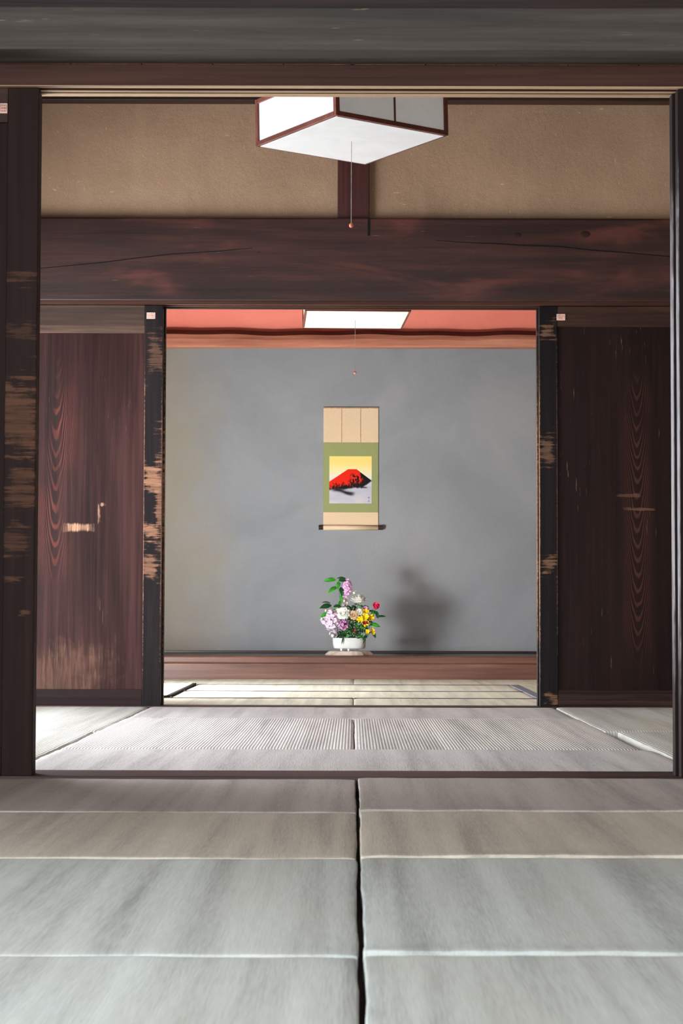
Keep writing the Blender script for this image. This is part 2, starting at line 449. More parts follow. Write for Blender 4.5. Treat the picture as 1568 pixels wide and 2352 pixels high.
# log beam with a wavy upper edge
bm = bmesh.new(); n = 60; secs = []
for i in range(n + 1):
    x = XL + (XR - XL) * i / n
    wv = 0.004 * math.sin(x * 6 + 1) + 0.003 * math.sin(x * 15)
    prof = [(12.31, 2.047), (12.296, 2.052), (12.292, 2.09 + wv * 0.7), (12.296, 2.118 + wv), (12.325, 2.148 + wv), (12.345, 2.150 + wv), (12.40, 2.150), (12.40, 2.047)]
    secs.append([bm.verts.new((x, y, z)) for y, z in prof])
for a, b in zip(secs, secs[1:]):
    for k in range(8):
        f = bm.faces.new((a[k], a[(k + 1) % 8], b[(k + 1) % 8], b[k])); f.material_index = 1 if k in (3, 4) else 0
bm.faces.new(secs[0]); bm.faces.new(secs[-1][::-1])
struct('trim_11', bm, [M_otoshi, M_bark], 'red peeled log beam over the alcove', cat='beam')


# ------------------------------------------------------------------ mats
def rush_mat(x0, x1, y0, y1, m, label, group, seed, lip=0.0, gap=0.004, wob=0.002, pillow=0.004, heri=None, sides=None, z=0.0, nx=None, ny=None, lift=0.0):
    x0 += gap; x1 -= gap; y0 += gap; y1 -= gap
    w, h = x1 - x0, y1 - y0

    def axis(n, L):
        e = [0, 0.003, 0.007, 0.013, 0.022, 0.04, 0.07]
        e2 = [L - v for v in reversed(e)]
        k = max(4, int((L - 0.14) / 0.03))
        return e + [0.07 + (L - 0.14) * i / k for i in range(1, k)] + e2
    ax, ay = axis(nx, w), axis(ny, h)
    bm = bmesh.new(); g = []
    for j, b in enumerate(ay):
        row = []
        for i, a in enumerate(ax):
            X, Y = x0 + a, y0 + b
            dx, dy = min(a, w - a), min(b, h - b)
            wx = math.exp(-dx / 0.03); wy = math.exp(-dy / 0.03)
            X += wob * sn(Y * 1.3, seed + (1 if a < w / 2 else 2)) * wx
            Y += wob * sn(X * 1.3, seed + (3 if b < h / 2 else 4)) * wy
            zz = z - pillow * (math.exp(-dx / 0.009) + math.exp(-dy / 0.009))
            zz += 0.0006 * sn(X * 0.9 + Y * 0.7, seed) + 0.0012 * math.exp(-dy / 0.03) * sn(X * 2.1, seed + 5) + 0.0012 * math.exp(-dx / 0.03) * sn(Y * 2.1, seed + 6)
            zz += lip * math.exp(-(b / 0.05) ** 2) * (0.75 + 0.5 * sn(X * 1.2, seed + 8))
            zz += lift
            row.append(bm.verts.new((X, Y, zz)))
        g.append(row)
    for j in range(len(ay) - 1):
        for i in range(len(ax) - 1):
            bm.faces.new((g[j][i], g[j][i + 1], g[j + 1][i + 1], g[j + 1][i]))
    loop = g[0] + [r[-1] for r in g[1:]] + g[-1][-2::-1] + [r[0] for r in g[-2:0:-1]]
    low = [bm.verts.new((v.co.x, v.co.y, -0.0335)) for v in loop]
    n = len(loop)
    for i in range(n): bm.faces.new((loop[i], low[i], low[(i + 1) % n], loop[(i + 1) % n]))
    bm.faces.new(low[::-1])
    root = thing('tatami_mat', ((x0 + x1) / 2, (y0 + y1) / 2, z), label, 'mat', group)
    link('mat_surface', bm, m, root, smooth=True)
    if heri:
        hm, hw, which = heri
        for s in which:
            if s == 'l': b_ = B(x0 - 0.001, x0 + hw, y0, y1, -0.02, z + lift + 0.0025, bev=0.002)
            if s == 'r': b_ = B(x1 - hw, x1 + 0.001, y0, y1, -0.02, z + lift + 0.0025, bev=0.002)
            if s == 'f': b_ = B(x0, x1, y0 - 0.001, y0 + hw, -0.02, z + lift + 0.0025, bev=0.002)
            if s == 'b': b_ = B(x0, x1, y1 - hw, y1 + 0.001, -0.02, z + lift + 0.0025, bev=0.002)
            link('cloth_border', b_, hm, root)
    return root


rows = [0.82, 1.62, 2.505, 3.476, 4.262, 5.093]
names = ['hidden', 'nearest the bottom edge', 'second row from the bottom', 'third row from the bottom', 'touching the dark near sill']
GF = 'borderless rush mats of the front room'
for i in range(1, 5):
    for s, side in ((0, 'left'), (1, 'right')):
        a, b = rows[i], rows[i + 1]
        if i == 1: a = 0.82
        dz = 0.004 * (s - 0.5)
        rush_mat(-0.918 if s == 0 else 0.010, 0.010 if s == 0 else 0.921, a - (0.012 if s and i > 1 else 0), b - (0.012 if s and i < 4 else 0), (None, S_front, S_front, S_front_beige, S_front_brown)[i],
                 'foreground rush mat %s of the centre seam, %s' % (side, names[i]), GF, i * 2 + s * 7.3,
                 lip=0.005 if s else 0.0005, gap=0.0042, wob=0.0024, lift=dz, pillow=0.002)
GM = 'rush mats of the middle room'
rush_mat(-0.902, 0.918, 5.292, 6.155, S_mid, 'smooth grey rush mat lying just behind the near sill', GM, 21, gap=0.002)
rush_mat(-0.897, 0.003, 6.155, 7.873, S_mid_rib, 'ribbed pale rush mat left of the short dark centre seam, middle room', GM, 22, gap=0.002)
rush_mat(0.003, 0.886, 6.155, 7.873, S_mid_rib, 'ribbed pale rush mat right of the short dark centre seam, middle room', GM, 23, gap=0.002)
rush_mat(-0.888, 0.876, 7.873, 8.780, S_mid, 'smooth grey rush mat lying just in front of the inner sill', GM, 24, gap=0.002)
rush_mat(-1.80, -0.902, 5.292, 7.05, S_mid_side, 'bright rush mat beside the left near door stile, middle room', GM, 25, gap=0.004, wob=0.004)
rush_mat(-1.80, -0.892, 7.05, 8.780, S_mid_side, 'bright rush mat at the foot of the left far door', GM, 26, gap=0.004, wob=0.004)
rush_mat(0.922, 1.80, 5.292, 7.05, S_mid_side, 'tan tinged rush mat beside the right near doors, middle room', GM, 27, gap=0.004, wob=0.004, lift=0.002)
rush_mat(0.88, 1.80, 7.05, 8.780, S_mid_side, 'pale rush mat at the foot of the right far door', GM, 28, gap=0.004, wob=0.004, lift=0.002)
GB = 'cloth bordered rush mats of the far room'
HB = M_heri_brown
rush_mat(-1.80, 0.002, 8.90, 9.644, S_back, 'narrow grey rush mat behind the inner sill, left of its seam', GB, 31, gap=0.002, heri=(HB, 0.02, 'b'))
rush_mat(0.002, 1.80, 8.90, 9.644, S_back, 'narrow grey rush mat behind the inner sill, right of its seam', GB, 32, gap=0.002, heri=(HB, 0.02, 'b'))
rush_mat(-0.885, 0.885, 9.644, 10.463, S_back, 'wide yellowish rush mat, nearer of the two in the far room centre', GB, 33, gap=0.002, heri=(HB, 0.02, 'b'))
rush_mat(-0.885, 0.885, 10.463, 11.369, S_back, 'wide yellowish rush mat, farther of the two in the far room centre', GB, 34, gap=0.002, heri=(HB, 0.02, 'b'))
rush_mat(-1.80, -0.885, 9.72, 11.369, S_back_white, 'very bright white rush mat with black border, far left in the far room', GB, 35, gap=0.003, heri=(M_heri_dark, 0.02, 'rf'), lift=0.006)
rush_mat(0.885, 1.80, 9.644, 11.369, S_back, 'rush mat with blue grey cloth border at right of the far room', GB, 36, gap=0.002, heri=(M_heri_blue, 0.05, 'l'))
rush_mat(-1.80, 0.002, 11.369, 12.30, S_back, 'rush mat along the foot of the alcove, left of its seam', GB, 37, gap=0.002)
rush_mat(0.002, 1.80, 11.369, 12.30, S_back, 'rush mat along the foot of the alcove, right of its seam', GB, 38, gap=0.002)


# ------------------------------------------------------------------ sliding doors
M_paper = plain('pink_paper', (226, 190, 176), 0.8)
M_paper_ink = plain('faded_red_ink', (196, 140, 130), 0.8)


def door(name, label, xin, sgn, y0, th, mats, sticker=None, H=1.7665, mould=False, width=0.915, rail_h=0.09, bot_h=0.072, ridges=False, bottom_z=0.002):
    """sgn -1: the door reaches left from its inner edge xin; +1: right"""
    root = thing(name, (xin, y0, 0), label, 'sliding door', None, 'structure')
    mp, ms, mr, mb = mats
    sw = 0.08

    def X(a, b):
        a, b = xin + sgn * a, xin + sgn * b
        return (a, b) if a < b else (b, a)
    link('stile', B(*X(0, sw), y0, y0 + th, bottom_z, H, bev=0.0025), ms, root)
    link('stile', B(*X(width - sw, width), y0, y0 + th, bottom_z, H, bev=0.0025), ms, root)
    link('top_rail', B(*X(sw, width - sw), y0 + 0.002, y0 + th - 0.002, H - rail_h, H, bev=0.0025), mr, root)
    bm = B(*X(sw, width - sw), y0 + 0.002, y0 + th - 0.002, bottom_z, bottom_z + bot_h, bev=0.0025)
    if ridges:
        for z in (0.010, 0.034, 0.064): box(bm, *X(sw, width - sw), y0 - 0.004, y0 + 0.004, z, z + 0.007, bev=0.001)
    link('bottom_rail', bm, mb, root)
    link('panel', B(*X(sw - 0.006, width - sw + 0.006), y0 + 0.013, y0 + th - 0.008, bottom_z + bot_h - 0.005, H - rail_h + 0.005, bev=0.001), mp, root)
    if mould:
        link('moulding', B(*X(sw, width - sw), y0 + 0.005, y0 + 0.014, H - rail_h - 0.034, H - rail_h + 0.001, bev=0.002), mr, root)
    if sticker:
        sx, sz, sw_, sh_ = sticker
        s = link('paper_label', B(xin + sx - sw_ / 2, xin + sx + sw_ / 2, y0 - 0.0016, y0 + 0.003, sz - sh_ / 2, sz + sh_ / 2, bev=0.0004), M_paper, root)
        s['label'] = 'small pink paper sticker'
        bm = bmesh.new()
        for k in range(3):
            zz = sz - sh_ * 0.3 + k * sh_ * 0.3
            box(bm, xin + sx - sw_ * 0.36, xin + sx + sw_ * 0.36, y0 - 0.0022, y0 - 0.0010, zz - 0.0012, zz + 0.0012, bev=0)
        for k in range(4):
            xx = xin + sx - sw_ * 0.36 + k * sw_ * 0.24
            box(bm, xx - 0.001, xx + 0.001, y0 - 0.0022, y0 - 0.0010, sz - sh_ * 0.3, sz + sh_ * 0.3, bev=0)
        link('faded_print', bm, M_paper_ink, s)
    return root


PD, PM, PL = (46, 24, 22), (70, 38, 36), (96, 58, 54)
m_panel_fl = wood('door_panel_left_far', 'z', PD, (74, 42, 40), (112, 72, 68), 0.40, 0.14,
                  patches=[(-0.36, 0.783, 0.10, 0.028, 0.95, 0.9), (-0.276, 0.84, 0.008, 0.07, 0.8, 2.0), (-0.262, 0.885, 0.022, 0.012, 0.7, 2.0), (-0.5, 0.08, 0.42, 0.30, 0.17, 1.1)],  # last patch is floor glare painted on the panel's foot
                  wear_or_sheen=(196, 150, 122), wear_axis='z', swirl=(-0.469, 130.0, 0.13, (122, 62, 52), 0.5, 1.66, 75.0), scratch=0.2, dim=0.66)
m_stile_fl = wood('door_stile_left_far', 'z', (28, 24, 28), (44, 36, 40), (66, 52, 50), 0.45, 0.14,
                  patches=[(-0.04, 1.0, 0.06, 0.09, 0.85), (-0.04, 0.76, 0.06, 0.06, 0.9), (-0.01, 0.9, 0.03, 0.35, 0.6), (-0.05, 0.62, 0.05, 0.08, 0.6), (-0.03, 1.55, 0.05, 0.12, 0.25), (-0.079, 0.85, 0.004, 0.95, 0.7, 1.5), (-0.001, 0.85, 0.005, 0.95, 0.6, 1.5)],
                  wear_or_sheen=(164, 120, 95), wear_axis='x', dim=0.6)
m_rail_fl = wood('door_rail_left_far', 'x', (58, 46, 42), (88, 70, 62), (136, 108, 92), 0.5, 0.14, coarse=0.8, dim=0.8)
m_bot_fl = wood('door_foot_left_far', 'x', (40, 26, 28), (56, 36, 38), (74, 50, 50), 0.45, 0.14, dim=0.65)
m_panel_fr = wood('door_panel_right_far', 'z', (34, 19, 17), (50, 29, 26), (66, 40, 36), 0.46, 0.14,
                  swirl=(0.432, 110.0, 0.085, (80, 46, 38), 0.12, 1.68, 95.0), patches=[(0.45, 0.87, 0.09, 0.008, 0.35), (0.40, 0.93, 0.07, 0.008, 0.25)], wear_or_sheen=(150, 110, 90), wear_axis='x', scratch=0.3, dim=0.62)
m_stile_fr = wood('door_stile_right_far', 'z', (26, 22, 26), (38, 31, 34), (54, 44, 44), 0.45, 0.14,
                  patches=[(0.04, 1.66, 0.045, 0.05, 0.5), (0.04, 0.62, 0.05, 0.06, 0.6), (0.03, 1.13, 0.05, 0.09, 0.45), (0.06, 0.04, 0.05, 0.03, 0.7), (0.0785, 0.9, 0.004, 0.95, 0.6, 1.6), (0.001, 0.85, 0.004, 0.95, 0.8, 1.4)],  # last patch paints the inner edge bright, as lit from the left
                  wear_or_sheen=(148, 110, 84), wear_axis='x', dim=0.6)
m_rail_fr = wood('door_rail_right_far', 'x', (40, 28, 26), (74, 50, 44), (110, 76, 64), 0.5, 0.14, dim=0.72)
m_bot_fr = wood('door_foot_right_far', 'x', (44, 28, 28), (70, 48, 46), (112, 84, 72), 0.45, 0.14, dim=0.7)
m_panel_nl = wood('door_panel_left_near', 'z', PD, PM, PL, 0.62, 0.12, dim=0.55)
m_stile_nl = wood('door_stile_left_near', 'z', (40, 24, 22), (56, 35, 31), (76, 50, 43), 0.62, 0.12,
                  patches=[(-0.04, 0.92, 0.07, 0.14, 0.7), (-0.04, 1.13, 0.06, 0.03, 0.35), (-0.04, 0.74, 0.06, 0.08, 0.55), (-0.05, 0.6, 0.05, 0.06, 0.5),
                           (-0.02, 0.415, 0.022, 0.008, 0.9), (-0.05, 0.50, 0.04, 0.012, 0.6), (-0.04, 1.28, 0.06, 0.03, 0.4)],
                  wear_or_sheen=(112, 76, 56), wear_axis='x', dim=0.72)
m_near_r = wood('door_wood_right_near', 'z', (38, 25, 22), (52, 35, 31), (72, 50, 43), 0.6, 0.12, dim=0.6, patches=[(0.0, 0.87, 0.0042, 0.95, 0.9, 0.6)], wear_or_sheen=(172, 168, 174))  # bright inner edge is a reflection painted into the colour
LF = (m_panel_fl, m_stile_fl, m_rail_fl, m_bot_fl)
RF = (m_panel_fr, m_stile_fr, m_rail_fr, m_bot_fr)
LN = (m_panel_nl, m_stile_nl, m_rail_fr, m_bot_fl)
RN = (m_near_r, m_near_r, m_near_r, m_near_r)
door('door_1', 'dark red brown sliding door with scraped pale mark, left of the inner doorway', -0.844, -1, 8.792, 0.038, LF, sticker=(-0.053, 1.7195, 0.038, 0.028), mould=True)
door('door_2', 'sliding door stacked behind the scraped left inner door, only its edge showing', -0.838, -1, 8.862, 0.038, LF)
door('door_3', 'very dark sliding door with ridged foot, right of the inner doorway', 0.8165, 1, 8.792, 0.038, RF, sticker=(0.096, 1.7175, 0.038, 0.028), ridges=True, rail_h=0.092, bot_h=0.074)
door('door_4', 'sliding door stacked behind the very dark right inner door, only its edge showing', 0.812, 1, 8.862, 0.038, RF)
door('door_5', 'near left sliding door stile with rubbed tan patches at the left of the photo', -0.812, -1, 5.0985, 0.038, LN, sticker=(-0.091, 1.712, 0.019, 0.026))
door('door_6', 'near left sliding door stacked behind the tan rubbed one, only its edge showing', -0.817, -1, 5.147, 0.036, LN)
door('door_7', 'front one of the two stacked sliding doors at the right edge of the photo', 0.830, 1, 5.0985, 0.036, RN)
door('door_8', 'rear one of the two stacked sliding doors at right, inner edge painted bright as if lit', 0.8225, 1, 5.142, 0.040, RN)


# ------------------------------------------------------------------ paper lanterns
def paper(name, c, glow=0.0):
    t = NT(name); v = t.coord()
    f = t.noise(v, 7, 5, 0.6, 1.0)
    col = t.ramp(f, [(0.35, tuple(x * 0.965 for x in c)), (0.65, c)])
    t.b.inputs['Transmission Weight'].default_value = 0
    m = t.fin(col, 0.8, 0.2)
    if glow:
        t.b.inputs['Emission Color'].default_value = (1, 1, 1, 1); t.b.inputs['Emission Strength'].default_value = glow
    return m


M_paper_w = paper('white_lantern_paper', (226, 229, 231), 0.06)  # faint glow put in to lift the shaded sides
M_paper_below = paper('white_lantern_paper_below', (204, 206, 207), 0.0)  # underside toned down to offset the light from the floor
M_frame = wood('lantern_frame_wood', 'x', (74, 36, 28), (100, 52, 42), (128, 74, 60), 0.5, 0.4)
M_cordm = plain('grey_pull_cord', (150, 140, 134), 0.7)
M_ballm = plain('wooden_bead', (190, 104, 78), 0.4, spec=0.6)


def lantern(label, cx, cy, zb, wx, wy, h, ang, cord_z, group, tilt=(0, 0)):
    root = thing('ceiling_lantern', (cx, cy, zb), label, 'lamp', group)
    R = Matrix.Rotation(tilt[1], 4, 'X') @ Matrix.Rotation(-tilt[0], 4, 'Y') @ Matrix.Rotation(ang, 4, 'Z')

    def place(bm): bmesh.ops.transform(bm, matrix=Matrix.Translation((cx, cy, zb)) @ R, verts=bm.verts); return bm
    a, b, f = wx / 2, wy / 2, 0.008
    # frame
    bm = bmesh.new()
    for z in (0.0, h - 2 * f):
        for s in (-1, 1):
            box(bm, -a, a, s * b - f, s * b + f, z, z + 2 * f, bev=0.001)
            box(bm, s * a - f, s * a + f, -b, b, z, z + 2 * f, bev=0.001)
    for sx in (-1, 1):
        for sy in (-1, 1):
            box(bm, sx * a - f, sx * a + f, sy * b - f, sy * b + f, 0, h, bev=0.001)
    link('frame', place(bm), M_frame, root)
    for s in (-1, 1):
        link('glazing_bar', place(B(0.01 - 0.003, 0.01 + 0.003, s * b - 0.006, s * b + 0.006, 0.012, h - 0.012, bev=0.0005)), M_frame, root)
        link('side_paper', place(B(-a + f, a - f, s * b - 0.002, s * b + 0.002, 0.012, h - 0.012, bev=0)), M_paper_w, root)
        link('side_paper', place(B(s * a - 0.002, s * a + 0.002, -b + f, b - f, 0.012, h - 0.012, bev=0)), M_paper_w, root)
    link('bottom_paper', place(B(-a + 0.004, a - 0.004, -b + 0.004, b - 0.004, -0.0015, 0.004, bev=0)), M_paper_below, root)
    bm = bmesh.new(); tube(bm, [(cx, cy, zb + h - 0.01), (cx, cy, ZC)], 0.006)
    for s in (-1, 1): pass
    link('hanging_rod', bm, M_frame, root)
    bm = B(-a, a, -0.01, 0.01, h - 2 * f, h, bev=0.001)
    link('cross_bar', place(bm), M_frame, root)
    bm = tube(bmesh.new(), [(cx, cy, zb + 0.002), (cx, cy, cord_z)], 0.0011, 6)
    co_ = link('pull_cord', bm, M_cordm, root)
    bm = ball(bmesh.new(), (cx, cy, cord_z - 0.006), 0.008, (1, 1, 1.1))
    link('bead', bm, M_ballm, co_, smooth=True)
    return root


# corner fit of the near lantern: nearest corner, then left, right, far
lantern('large white paper box lantern set cornerwise below the near ceiling', -0.011, 6.97, 2.071, 0.470, 0.467, 0.168, math.radians(36.6), 1.778, 'paper box lanterns', (0.0225, -0.029))
lantern('smaller looking white paper lantern in front of the red plaster wall', 0.0055, 10.6, 1.966, 0.533, 0.622, 0.16, math.radians(2.7), 1.69, 'paper box lanterns')

# ------------------------------------------------------------------ hanging scroll
SX, SY = -0.0195, 13.196
root = thing('hanging_scroll', (SX, SY, 1.757), 'hanging scroll with red mountain painting on the grey alcove wall', 'scroll')
M_cream = plain('cream_silk', (226, 202, 170), 0.8, 0.03, 220)
M_green = plain('olive_silk', (150, 157, 106), 0.8, 0.05, 240)
M_dark_roll = plain('dark_roller_end', (48, 28, 24), 0.3, spec=0.6)
M_thin = plain('tan_seam', (176, 148, 118), 0.8)
w = 0.181
zt, zg, zgb, zb_ = 1.757, 1.5285, 1.0655, 0.95
link('upper_silk', B(SX - w, SX + w, SY - 0.004, SY, zg, zt, bev=0.0005), M_cream, root)
link('green_mount', B(SX - w, SX + w, SY - 0.0042, SY, zgb, zg, bev=0.0005), M_green, root)
link('lower_silk', B(SX - w, SX + w, SY - 0.004, SY, zb_ + 0.02, zgb, bev=0.0005), M_cream, root)
for xx in (-0.061, 0.064):
    link('hanging_ribbon', B(SX + xx - 0.0025, SX + xx + 0.0025, SY - 0.0055, SY - 0.003, zg + 0.002, zt - 0.003, bev=0.0004), M_thin, root)
link('top_rod', B(SX - w - 0.001, SX + w + 0.001, SY - 0.007, SY, zt - 0.004, zt + 0.004, bev=0.001), M_thin, root)
bm = bmesh.new(); tube(bm, [(SX - w, SY - 0.014, zb_ + 0.014), (SX + w, SY - 0.014, zb_ + 0.014)], 0.0165, 16)
roll = link('roller', bm, M_cream, root, smooth=True)
for s in (-1, 1):
    bm = bmesh.new(); tube(bm, [(SX + s * w, SY - 0.014, zb_ + 0.015), (SX + s * (w + 0.022), SY - 0.014, zb_ + 0.015), (SX + s * (w + 0.03), SY - 0.014, zb_ + 0.015)], [0.0155, 0.0155, 0.0165], 16)
    link('roller_end', bm, M_dark_roll, roll, smooth=False)['label'] = 'dark round knob of the roller'
# painting: a flat picture, its paint carried by the mesh itself
PW, PH, NXp, NYp = 0.279, 0.312, 150, 168


def fract_noise(x, y):
    def h(i, j): return (math.sin(i * 127.1 + j * 311.7) * 43758.5453) % 1.0
    def vn(x, y):
        i, j = math.floor(x), math.floor(y); u, v = x - i, y - j
        u, v = u * u * (3 - 2 * u), v * v * (3 - 2 * v)
        return (h(i, j) * (1 - u) + h(i + 1, j) * u) * (1 - v) + (h(i, j + 1) * (1 - u) + h(i + 1, j + 1) * u) * v
    return 0.55 * vn(x, y) + 0.3 * vn(2 * x + 9, 2 * y) + 0.15 * vn(4 * x, 4 * y + 5)


def sm(a, b, x):
    t = max(0.0, min(1.0, (x - a) / (b - a))); return t * t * (3 - 2 * t)


def mixc(a, b, t): return tuple(p + (q - p) * t for p, q in zip(a, b))


def paint(u, v):
    """u right 0..1, v down 0..1"""
    yel, cream, white = (253, 230, 138), (253, 240, 196), (240, 238, 236)
    c = mixc(yel, cream, sm(0.12, 0.38, v)); c = mixc(c, white, sm(0.32, 0.52, v))
    mist = mixc((214, 214, 226), (184, 188, 206), fract_noise(u * 2.2 + 3, v * 9)); mist = mixc(mist, (216, 208, 206), sm(0.5, 0.8, fract_noise(u * 3, v * 7 + 11)) * 0.7)
    c = mixc(c, mist, sm(0.46, 0.60, v))
    n = fract_noise(u * 9, v * 9); n2 = fract_noise(u * 26 + 3 + v * 10, v * 20 - u * 16)
    ridge = 0.275 + (0.44 - u) * 0.60 if u < 0.44 else (0.275 if u < 0.655 else 0.285 + (u - 0.655) * 0.66)
    ridge += 0.006 * (n2 - 0.5)
    foot = 0.70 - 0.05 * u + 0.06 * (fract_noise(u * 6, 3.3) - 0.5) if u < 0.75 else 0.665 - (u - 0.75) * 0.62 + 0.05 * (n - 0.5)
    if v > ridge:
        body = (238, 38, 14)
        # dark rock faces running down the right shoulder and along the foot
        dk = sm(0.0, 0.10, (u - 0.63) - (v - 0.30) * 0.36 + (n2 - 0.5) * 0.22)
        dk = max(dk, sm(0.50, 0.60, n2 + 0.1 * n) * sm(0.46, 0.54, u + (v - 0.5) * 0.1) * sm(0.33, 0.44, v))
        dk = max(dk, sm(foot - 0.14, foot - 0.03, v + (n2 - 0.5) * 0.22 + (u - 0.4) * 0.08))
        body = mixc(body, (14, 8, 14), dk)
        c = mixc(body, c if v > 0.6 else mist, sm(foot - 0.015, foot + 0.035, v + (n - 0.5) * 0.03))
    # dark streak in the clouds
    k = math.exp(-((v - 0.755 - 0.06 * (u - 0.35) + 0.03 * math.sin(u * 9)) / 0.035) ** 2) * sm(0.02, 0.2, u) * (1 - sm(0.5, 0.64, u))
    c = mixc(c, (18, 16, 26), min(1, k * (0.55 + 0.9 * fract_noise(u * 5, v * 30))))
    k = math.exp(-((v - 0.66 - 0.02 * (u - 0.8)) / 0.014) ** 2) * sm(0.66, 0.78, u) * (1 - sm(0.84, 0.93, u))
    c = mixc(c, (30, 26, 36), k * 0.9)
    # small dark signature strokes and a seal, lower right
    if 0.915 < u < 0.955:
        if 0.855 < v < 0.885 and (int(u * 150) + int(v * 168)) % 3: c = mixc(c, (70, 72, 110), 0.75)
        if 0.895 < v < 0.92 and 0.93 < u < 0.942: c = mixc(c, (96, 90, 116), 0.7)
        if 0.935 < v < 0.965 and (int(u * 150) * 2 + int(v * 168)) % 3: c = mixc(c, (150, 84, 96), 0.8)
    return c


bm = bmesh.new(); gv = []
px0, pz1 = SX - PW / 2 - 0.002, 1.4365
for j in range(NYp + 1):
    gv.append([bm.verts.new((px0 + PW * i / NXp, SY - 0.0052, pz1 - PH * j / NYp)) for i in range(NXp + 1)])
cl = bm.loops.layers.float_color.new('paint')
for j in range(NYp):
    for i in range(NXp):
        f = bm.faces.new((gv[j][i], gv[j + 1][i], gv[j + 1][i + 1], gv[j][i + 1]))
        c = lin(tuple(q * 0.98 for q in paint((i + 0.5) / NXp, (j + 0.5) / NYp)))
        for l in f.loops: l[cl] = c
edge = [e for e in bm.edges if e.is_boundary]
r = bmesh.ops.extrude_edge_only(bm, edges=edge)
for v in r['geom']:
    if isinstance(v, bmesh.types.BMVert): v.co.y += 0.0015
t = NT('painted_paper'); vc = t.n('ShaderNodeVertexColor'); vc.layer_name = 'paint'
link('painting', bm, t.fin(vc.outputs[0], 0.7, 0.2), root)

# ------------------------------------------------------------------ flower arrangement on the alcove floor
BX, BY, BZ = -0.026, 12.62, 0.181        # centre of the bowl's underside


def P(mx, mz, my=0.0):                   # millimetres from the bowl's base: right, up, towards the back
    return Vector((BX + mx / 1000, BY + my / 1000, BZ + mz / 1000))


M_slab = wood('pale_wood_slice', 'x', (150, 132, 116), (196, 180, 164), (226, 214, 202), 0.5, 0.4, stain=(120, 96, 80))
bm = bmesh.new()
out = []
for k in range(28):
    a = 2 * PI * k / 28
    rx, ry = 0.125 + 0.008 * math.sin(3 * a + 1), 0.085 + 0.006 * math.sin(4 * a)
    out.append((BX - 0.006 + rx * math.cos(a), BY + ry * math.sin(a)))
lay = []
for s, z in ((1.19, 0.1395), (1.2, 0.1435), (1.06, 0.162), (1.0, 0.166)):
    lay.append([bm.verts.new((BX - 0.006 + (x - BX + 0.006) * s + 0.004 * (s - 1) * 10 * math.sin(i * 1.9), BY + (y - BY) * s, z)) for i, (x, y) in enumerate(out)])
for a, b in zip(lay, lay[1:]):
    for k in range(28): bm.faces.new((a[k], a[(k + 1) % 28], b[(k + 1) % 28], b[k]))
bm.faces.new(lay[0][::-1]); bm.faces.new(lay[-1])
tag(link('display_slab', bm, M_slab, None, origin=(BX, BY, 0.1395)), 'pale wooden slab under the white flower bowl', 'stand')

M_bowl = plain('white_glazed_ceramic', (216, 219, 220), 0.25, 0.02, 8, spec=0.6)
root = thing('flower_bowl', (BX, BY, 0.166), 'low oval white ceramic bowl holding the flowers', 'bowl')
bm = bmesh.new(); prof = [(0.02, 0.0005), (0.90, 0.0), (0.955, 0.006), (0.985, 0.03), (1.0, 0.066), (0.985, 0.067), (0.955, 0.062), (0.93, 0.03), (0.86, 0.016), (0.02, 0.014)]


def sup(a, rx, ry):
    c, s = math.cos(a), math.sin(a)
    return math.copysign(abs(c) ** 0.75, c) * rx, math.copysign(abs(s) ** 0.75, s) * ry


rings = []
for s, z in prof:
    rings.append([bm.verts.new((BX + sup(a, 0.105 * s, 0)[0], BY + sup(a, 0, 0.075 * s)[1], BZ + z)) for a in [2 * PI * k / 48 for k in range(48)]])
for a, b in zip(rings, rings[1:]):
    for k in range(48): bm.faces.new((a[k], a[(k + 1) % 48], b[(k + 1) % 48], b[k]))
bm.faces.new(rings[0][::-1]); bm.faces.new(rings[-1])
link('basin', bm, M_bowl, root, smooth=True)
for dx, dy in ((-0.047, -0.035), (-0.004, -0.045), (0.05, 0.03), (-0.05, 0.03)):
    link('foot', tube(bmesh.new(), [(BX + dx, BY + dy, 0.1655), (BX + dx, BY + dy, BZ + 0.001)], [0.006, 0.0075], 12), M_bowl, root, smooth=False)

M_leaf = plain('glossy_leaf_green', (52, 138, 40), 0.32, 0.25, 40, spec=0.6)
M_leaf_d = plain('dark_leaf_green', (18, 66, 30), 0.32, 0.3, 40, spec=0.6)
M_stemg = plain('green_stem', (72, 112, 50), 0.6)
M_pink = plain('pink_petal', (238, 182, 224), 0.6, 0.14, 90)
M_lilac = plain('pale_lilac_petal', (230, 208, 234), 0.6, 0.12, 90)
M_mauve = plain('mauve_petal', (206, 140, 196), 0.6, 0.14, 90)
M_white = plain('white_petal', (251, 251, 243), 0.6, 0.03, 60)
M_ivory = plain('ivory_petal', (240, 226, 196), 0.6, 0.06, 60)
M_peach = plain('peach_petal', (232, 200, 166), 0.6, 0.08, 60)
M_yel = plain('yellow_petal', (250, 208, 24), 0.5, 0.08, 60)
M_crim = plain('crimson_petal', (240, 44, 92), 0.5, 0.14, 60)
M_maroon = plain('maroon_spots', (140, 30, 50), 0.6)


def frame_from(d, up=(0, 0, 1)):
    d = Vector(d).normalized(); s = d.cross(Vector(up))
    if s.length < 1e-4: s = d.cross(Vector((0, 1, 0)))
    s.normalize(); return d, s, s.cross(d)


